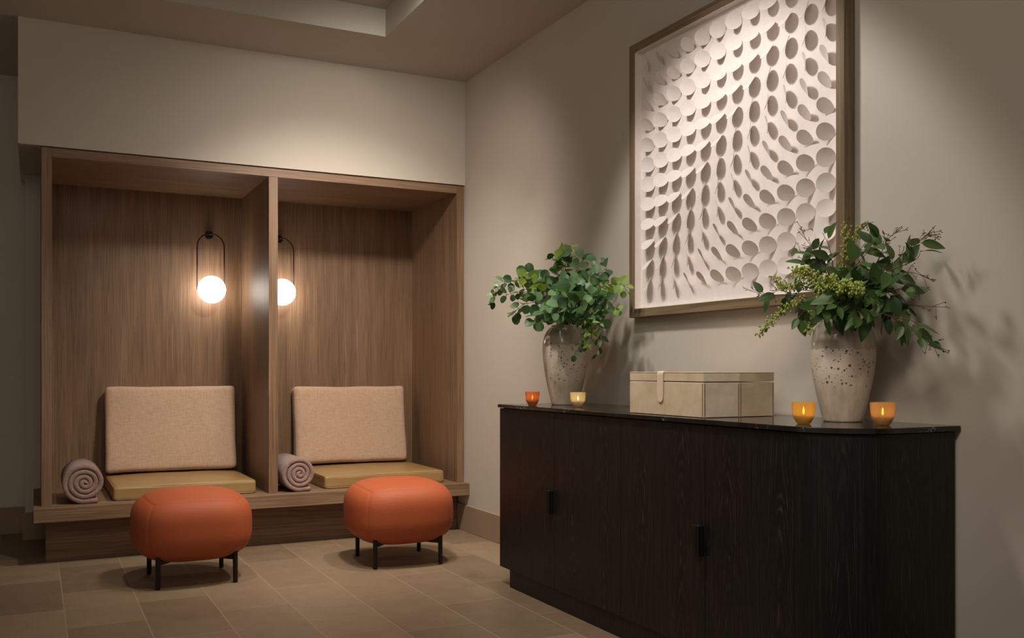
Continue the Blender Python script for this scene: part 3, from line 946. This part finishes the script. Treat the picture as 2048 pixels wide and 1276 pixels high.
def arrange(name, base, label, plan, lim):
    t = thing(name, base, label, 'bouquet')
    for br in plan:
        pts = spline(br['pts'], 7)
        n = len(pts)
        sm = MB().tube(pts, [0.0022 - 0.0014 * i / (n - 1) for i in range(n)], 6)
        lf = MB(); be = MB(); sprig = MB()
        fill = br.get('fill', 0.4)
        start = int(n * fill)
        lens = 0.0; nxt = 0.0; flip = 1
        for i in range(start, n):
            if i: lens += (pts[i] - pts[i - 1]).length
            while lens >= nxt and br.get('leaf') and i <= n * br.get('stop', 1.0):
                u = i / (n - 1)
                d = (pts[min(i + 1, n - 1)] - pts[max(i - 1, 0)]).normalized()
                kind, L, W, step = br['leaf']
                nxt += step
                for s in ((1, -1) if br.get('pair', True) else (flip,)):
                    ax = d.cross(Vector((0, 0, 1)))
                    if ax.length < 1e-3: ax = Vector((1, 0, 0))
                    ax.normalize()
                    ax = Matrix.Rotation(random.uniform(-1.0, 1.0) + (PI / 2 if len(lf.v) % 3 else 0), 3, d) @ ax
                    dd = (ax * s * 1.0 + d * random.uniform(0.15, 0.8) + rv(0.25) + Vector((0, 0, br.get('droop', -0.12)))).normalized()
                    k = random.uniform(0.72, 1.15) * (1.0 - 0.25 * max(0, u - 0.6) / 0.4)
                    pet = 0.010 * k if kind == 'round' else 0.013 * k
                    b0 = pts[i]; b1 = b0 + dd * pet
                    sm.tube([b0, b1], 0.0009, 4, False)
                    face = (Vector((-0.55, -0.6, 0.75)) + rv(0.75)).normalized()
                    leaf(lf, b1, dd, face, L * k, W * k, kind, random.uniform(0.0, 0.3))
                flip = -flip
            if br.get('berries') and i >= start:
                for _ in range(br['berries']):
                    q = pts[i] + rv(br.get('spread', 0.016))
                    sprig.tube([pts[i], (pts[i] + q) / 2 + rv(0.003), q], 0.0006, 4, False)
                    be.sphere(q, random.uniform(0.0026, 0.0040), 7, 5, 1.25)
        # tufts of bare twiglets with buds towards the tip
        for _ in range(br.get('twigs', 0)):
            i = random.randint(int(n * 0.62), n - 1)
            d = (pts[min(i + 1, n - 1)] - pts[i - 1]).normalized()
            e = pts[i] + (d * 0.8 + rv(0.8)).normalized() * random.uniform(0.018, 0.04)
            sm.tube([pts[i], e], 0.0008, 4, False)
            for _k in range(3):
                e2 = e + ((e - pts[i]).normalized() * 0.6 + rv(0.7)) * random.uniform(0.006, 0.012)
                sm.tube([e, e2], [0.0007, 0.0012], 4)
        for mbx in (sm, lf, be, sprig): wall_safe(mbx, lim)
        so = sm.build('branch', br['stem'], t, True, off=base)
        if lf.v: lf.build('leaves', br['mat'], so, True, off=base)
        if be.v: be.build('seeds', M['berry'], so, True, off=base)
        if sprig.v: sprig.build('sprigs', M['moss'], so, True, off=base)
    return t

def P3(base, mouth_z, r, guide):
    """branch points: inside the vase, at its mouth, then the measured guide points (u, v, x)"""
    g = [on_x(*q) for q in guide]
    c = Vector((base.x, base.y, 0))
    dirn = Vector((g[0].x - base.x, g[0].y - base.y, 0))
    dirn = dirn.normalized() * min(r, dirn.length) if dirn.length > 1e-6 else dirn
    return [Vector((base.x - dirn.x * 0.5, base.y - dirn.y * 0.5, base.z + 0.12)), Vector((base.x + dirn.x, base.y + dirn.y, mouth_z))] + g

rnd = ('round', 0.060, 0.0285, 0.029)
rnd_s = ('round', 0.048, 0.021, 0.026)
LB = Vector((VL.x, VL.y, ZT + 0.12))
mzL = ZT + 0.383
def L(*g, mat='leaf_d', leafk=rnd, **kw):
    d = dict(pts=P3(Vector((VL.x, VL.y, ZT)), mzL, 0.038, g), mat=M[mat], leaf=leafk, stem=M['stem_r'], fill=0.42)
    d.update(kw); return d
planL = [
    L((1085, 575, -.30), (1040, 560, -.36), (1000, 572, -.40), (980, 605, -.42), fill=.45, leafk=rnd_s),
    L((1075, 590, -.32), (1040, 585, -.40), (1010, 590, -.44), fill=.4, leafk=rnd_s),
    L((1090, 610, -.34), (1050, 608, -.42), (1022, 632, -.45)),
    L((1100, 580, -.26), (1075, 555, -.28), (1050, 545, -.30)),
    L((1095, 600, -.30), (1070, 570, -.34), (1045, 550, -.36), mat='leaf_l', fill=.62),
    L((1120, 570, -.24), (1112, 530, -.26), (1104, 512, -.27)),
    L((1128, 570, -.22), (1126, 525, -.23), (1128, 498, -.24)),
    L((1130, 560, -.22), (1132, 515, -.20), (1140, 492, -.20), mat='leaf_l', fill=.62),
    L((1140, 570, -.20), (1160, 530, -.18), (1170, 512, -.18)),
    L((1150, 580, -.20), (1185, 545, -.17), (1205, 520, -.15), leafk=rnd_s),
    L((1150, 590, -.22), (1190, 555, -.22), (1215, 535, -.20)),
    L((1155, 600, -.22), (1200, 575, -.20), (1240, 568, -.16), (1252, 580, -.15), mat='leaf_l', leafk=rnd_s, fill=.5),
    L((1155, 610, -.24), (1200, 600, -.22), (1238, 620, -.18), mat='leaf_l', leafk=rnd_s, fill=.6),
    L((1160, 600, -.28), (1195, 590, -.28), (1215, 600, -.28)),
    L((1100, 625, -.36), (1075, 630, -.40), (1068, 648, -.42)),
    L((1112, 620, -.34), (1095, 615, -.40), (1085, 640, -.43)),
    L((1125, 590, -.32), (1122, 570, -.36), (1120, 555, -.36)),
    L((1140, 590, -.32), (1150, 570, -.36), (1155, 560, -.37)),
    L((1125, 625, -.36), (1120, 610, -.42), (1118, 625, -.45)),
    L((1148, 620, -.34), (1160, 605, -.40), (1165, 620, -.43)),
    L((1135, 600, -.38), (1135, 585, -.42), (1138, 600, -.45)),
    L((1155, 625, -.28), (1185, 620, -.28), (1210, 640, -.27)),
    L((1155, 630, -.34), (1168, 650, -.36), (1165, 680, -.36), (1148, 712, -.36), leafk=('round', .036, .015, .024), fill=.38, droop=-.5),
    L((1165, 625, -.30), (1195, 640, -.30), (1200, 680, -.30), (1196, 712, -.30), leafk=('ovate', .044, .010, .024), fill=.45, droop=-.6, pair=True),
    L((1160, 630, -.32), (1182, 655, -.34), (1180, 690, -.34), leafk=('ovate', .042, .012, .022), mat='leaf_l', fill=.45, droop=-.5),
    L((1105, 600, -.18), (1090, 575, -.16), (1075, 570, -.15)),
    L((1150, 585, -.15), (1165, 560, -.13), (1180, 555, -.12)),
]
arrange('eucalyptus_bouquet', LB, 'bushy round-leaved eucalyptus in the vase at the far end of the sideboard', planL, -0.012)

ovt = ('ovate', 0.078, 0.0205, 0.032)
ov_s = ('ovate', 0.064, 0.0170, 0.032)
RB = Vector((VR.x, VR.y, ZT + 0.12))
mzR = ZT + 0.335
def S(*g, leafk=ovt, **kw):
    d = dict(pts=P3(Vector((VR.x, VR.y, ZT)), mzR, 0.036, g), mat=M['leaf_s'], leaf=leafk, stem=M['stem_r'], fill=0.42, pair=False)
    d.update(kw); return d
planR = [
    S((1640, 605, -.20), (1580, 590, -.25), (1535, 590, -.27), (1502, 582, -.28), twigs=8, leafk=ov_s, fill=.5, stop=.85, droop=-.4),
    S((1645, 600, -.22), (1590, 605, -.27), (1550, 635, -.29), (1520, 668, -.30), leaf=None, berries=7, fill=.55, spread=.014),
    S((1640, 590, -.22), (1600, 570, -.26), (1570, 575, -.28), (1550, 560, -.29), leaf=None, berries=6, fill=.5, spread=.016, twigs=5),
    S((1650, 580, -.20), (1620, 550, -.29), (1590, 545, -.31), leaf=None, berries=12, fill=.5, spread=.020),
    S((1650, 580, -.18), (1620, 530, -.20), (1600, 500, -.22), leafk=ovt, twigs=3),
    S((1660, 570, -.17), (1635, 510, -.18), (1612, 478, -.18), (1605, 460, -.18), leaf=None, twigs=9, fill=.5),
    S((1670, 570, -.16), (1660, 500, -.17), (1645, 465, -.17), leafk=ovt, fill=.5),
    S((1685, 560, -.15), (1690, 500, -.14), (1692, 455, -.14), leaf=None, berries=6, fill=.55, spread=.016, twigs=6),
    S((1690, 560, -.15), (1705, 500, -.13), (1715, 465, -.12), (1735, 449, -.11), leaf=None, twigs=6, berries=3, fill=.6, spread=.016),
    S((1695, 570, -.15), (1715, 510, -.13), (1735, 480, -.11), leafk=ovt, fill=.5),
    S((1705, 580, -.15), (1750, 530, -.13), (1775, 480, -.11), (1800, 460, -.10), leafk=ovt, twigs=16, fill=.4, stop=.82),
    S((1710, 585, -.16), (1770, 540, -.14), (1820, 495, -.12), (1868, 461, -.10), leafk=ovt, twigs=20, fill=.4, stop=.84),
    S((1710, 595, -.17), (1770, 565, -.16), (1815, 545, -.14), (1858, 556, -.12), leafk=ovt, twigs=12, fill=.4, stop=.78),
    S((1715, 605, -.17), (1770, 605, -.16), (1820, 610, -.14), (1872, 614, -.12), leafk=ov_s, twigs=10, fill=.5, stop=.8, droop=-.7),
    S((1715, 612, -.19), (1760, 625, -.20), (1815, 650, -.19), (1850, 680, -.17), (1888, 699, -.16), leafk=ov_s, twigs=14, fill=.45, stop=.85, droop=-.8),
    S((1660, 612, -.22), (1630, 625, -.27), (1616, 662, -.29), leaf=None, berries=9, fill=.6, spread=.013),
    S((1668, 600, -.24), (1650, 585, -.31), (1640, 575, -.34), leaf=None, berries=11, fill=.5, spread=.020),
    S((1690, 600, -.24), (1690, 580, -.31), (1692, 570, -.345), leaf=None, berries=14, fill=.5, spread=.022),
    S((1705, 600, -.22), (1720, 575, -.25), (1735, 572, -.26), leafk=ovt, fill=.45, pair=True),
    S((1660, 605, -.24), (1620, 615, -.30), (1590, 640, -.32), leafk=ovt, droop=-.6, fill=.45, pair=True),
    S((1672, 610, -.24), (1655, 605, -.30), (1640, 640, -.32), leafk=ovt, droop=-.6, fill=.4, pair=True),
    S((1700, 612, -.22), (1710, 605, -.27), (1722, 640, -.29), leafk=ovt, droop=-.5, fill=.45, pair=True),
    S((1712, 605, -.20), (1745, 590, -.23), (1765, 610, -.24), leafk=ovt, fill=.42, pair=True),
    S((1665, 575, -.17), (1650, 530, -.16), (1640, 510, -.15), leafk=ovt, fill=.45, pair=True),
    S((1705, 580, -.14), (1730, 545, -.10), (1750, 540, -.08), leafk=ovt, fill=.45, pair=True),
    S((1690, 600, -.26), (1685, 595, -.31), (1672, 615, -.33), leafk=ovt, fill=.45, pair=True, droop=-.4),
    S((1700, 590, -.18), (1762, 580, -.20), (1800, 590, -.19), leafk=ovt, fill=.4, pair=True),
    S((1700, 575, -.19), (1770, 545, -.18), (1830, 520, -.17), (1842, 500, -.17), leafk=ovt, fill=.45),
    S((1710, 600, -.18), (1775, 585, -.16), (1830, 570, -.14), (1840, 600, -.14), leafk=ovt, fill=.5),
    S((1712, 615, -.21), (1770, 630, -.22), (1820, 640, -.21), (1838, 655, -.21), leafk=ovt, fill=.5, droop=-.6),
    S((1655, 590, -.20), (1605, 580, -.22), (1560, 580, -.23), (1520, 600, -.24), leafk=ovt, fill=.5, droop=-.4),
    S((1668, 570, -.18), (1640, 520, -.19), (1615, 495, -.20), leafk=ovt, fill=.5, pair=True),
    S((1690, 565, -.17), (1730, 510, -.16), (1760, 480, -.15), leafk=ovt, fill=.5, pair=True),
    S((1675, 595, -.25), (1668, 575, -.31), (1662, 562, -.35), leaf=None, berries=14, fill=.5, spread=.022),
    S((1705, 598, -.25), (1712, 580, -.31), (1715, 575, -.35), leaf=None, berries=12, fill=.5, spread=.020),
]
arrange('seeded_eucalyptus_bouquet', RB, 'loose seeded eucalyptus in the vase at the rounded end of the sideboard', planR, -0.012)

# ------------------------------------------------------------------ light
def spot(name, loc, target, watts, size, blend, col, rad=0.03):
    d = bpy.data.lights.new(name, 'SPOT'); d.energy = watts; d.spot_size = R(size); d.spot_blend = blend
    d.color = col; d.shadow_soft_size = rad
    o = bpy.data.objects.new(name, d); COL.objects.link(o)
    o.location = loc
    o.rotation_euler = (Vector(target) - Vector(loc)).to_track_quat('-Z', 'Y').to_euler()
    return o
def area(name, loc, target, watts, sx, sy, col):
    d = bpy.data.lights.new(name, 'AREA'); d.shape = 'RECTANGLE'; d.size = sx; d.size_y = sy; d.energy = watts; d.color = col
    o = bpy.data.objects.new(name, d); COL.objects.link(o)
    o.location = loc
    o.rotation_euler = (Vector(target) - Vector(loc)).to_track_quat('-Z', 'Y').to_euler()
    return o
WARM = (1.0, 0.90, 0.79)
NEUT = (1.0, 0.95, 0.90)
spot('art_downlight', (-1.20, -2.74, 2.90), (0.0, -2.74, 1.22), 34, 70.5, 0.24, NEUT, 0.11)
spot('gallery_fill', (-1.70, -2.90, 2.90), (-0.0, -2.62, 1.70), 10, 50, 1.0, NEUT, 0.25)  # added soft fill that evens out the artwork, no known fixture
spot('sideboard_fill', (-1.75, -4.75, 2.90), (-0.30, -3.15, 0.92), 100, 38, 1.0, WARM, 0.4)  # added fill to brighten the box side and nearer vase
spot('floor_fill', (-1.25, -2.30, 2.90), (-0.95, -2.05, 0.0), 52, 84, 1.0, WARM, 0.06)  # extra spot added to lift the floor and box front
spot('seat_downlight', (-0.32, -1.30, 2.90), (-0.80, -0.60, 0.0), 58, 62, 1.0, WARM, 0.05)
spot('seat_downlight', (-1.85, -1.30, 3.05), (-1.85, -0.60, 0.0), 34, 74, 1.0, WARM, 0.05)
spot('alcove_downlight', (-1.05, -1.60, 2.90), (-0.85, 0.35, 0.45), 95, 84, 1.0, WARM, 0.08)
spot('alcove_fill', (-0.85, -1.50, 2.90), (-0.75, 0.0, 1.35), 24, 120, 1.0, WARM, 0.12)  # unseen wide spot added to brighten the wall above the alcove
area('overhead_fill', (-2.4, -4.4, 2.85), (-1.0, -1.6, 0.8), 11, 1.8, 1.2, WARM)  # broad ambient fill added overhead, out of view

wld = bpy.data.worlds.new('world'); scene.world = wld
wld.use_nodes = True
bg = wld.node_tree.nodes['Background']
bg.inputs[0].default_value = (1.0, 0.90, 0.78, 1)
bg.inputs[1].default_value = 0.085

vs_ = scene.view_settings
vs_.view_transform = 'Standard'; vs_.look = 'None'; vs_.exposure = 1.1; vs_.gamma = 1.0
vs_.use_curve_mapping = False
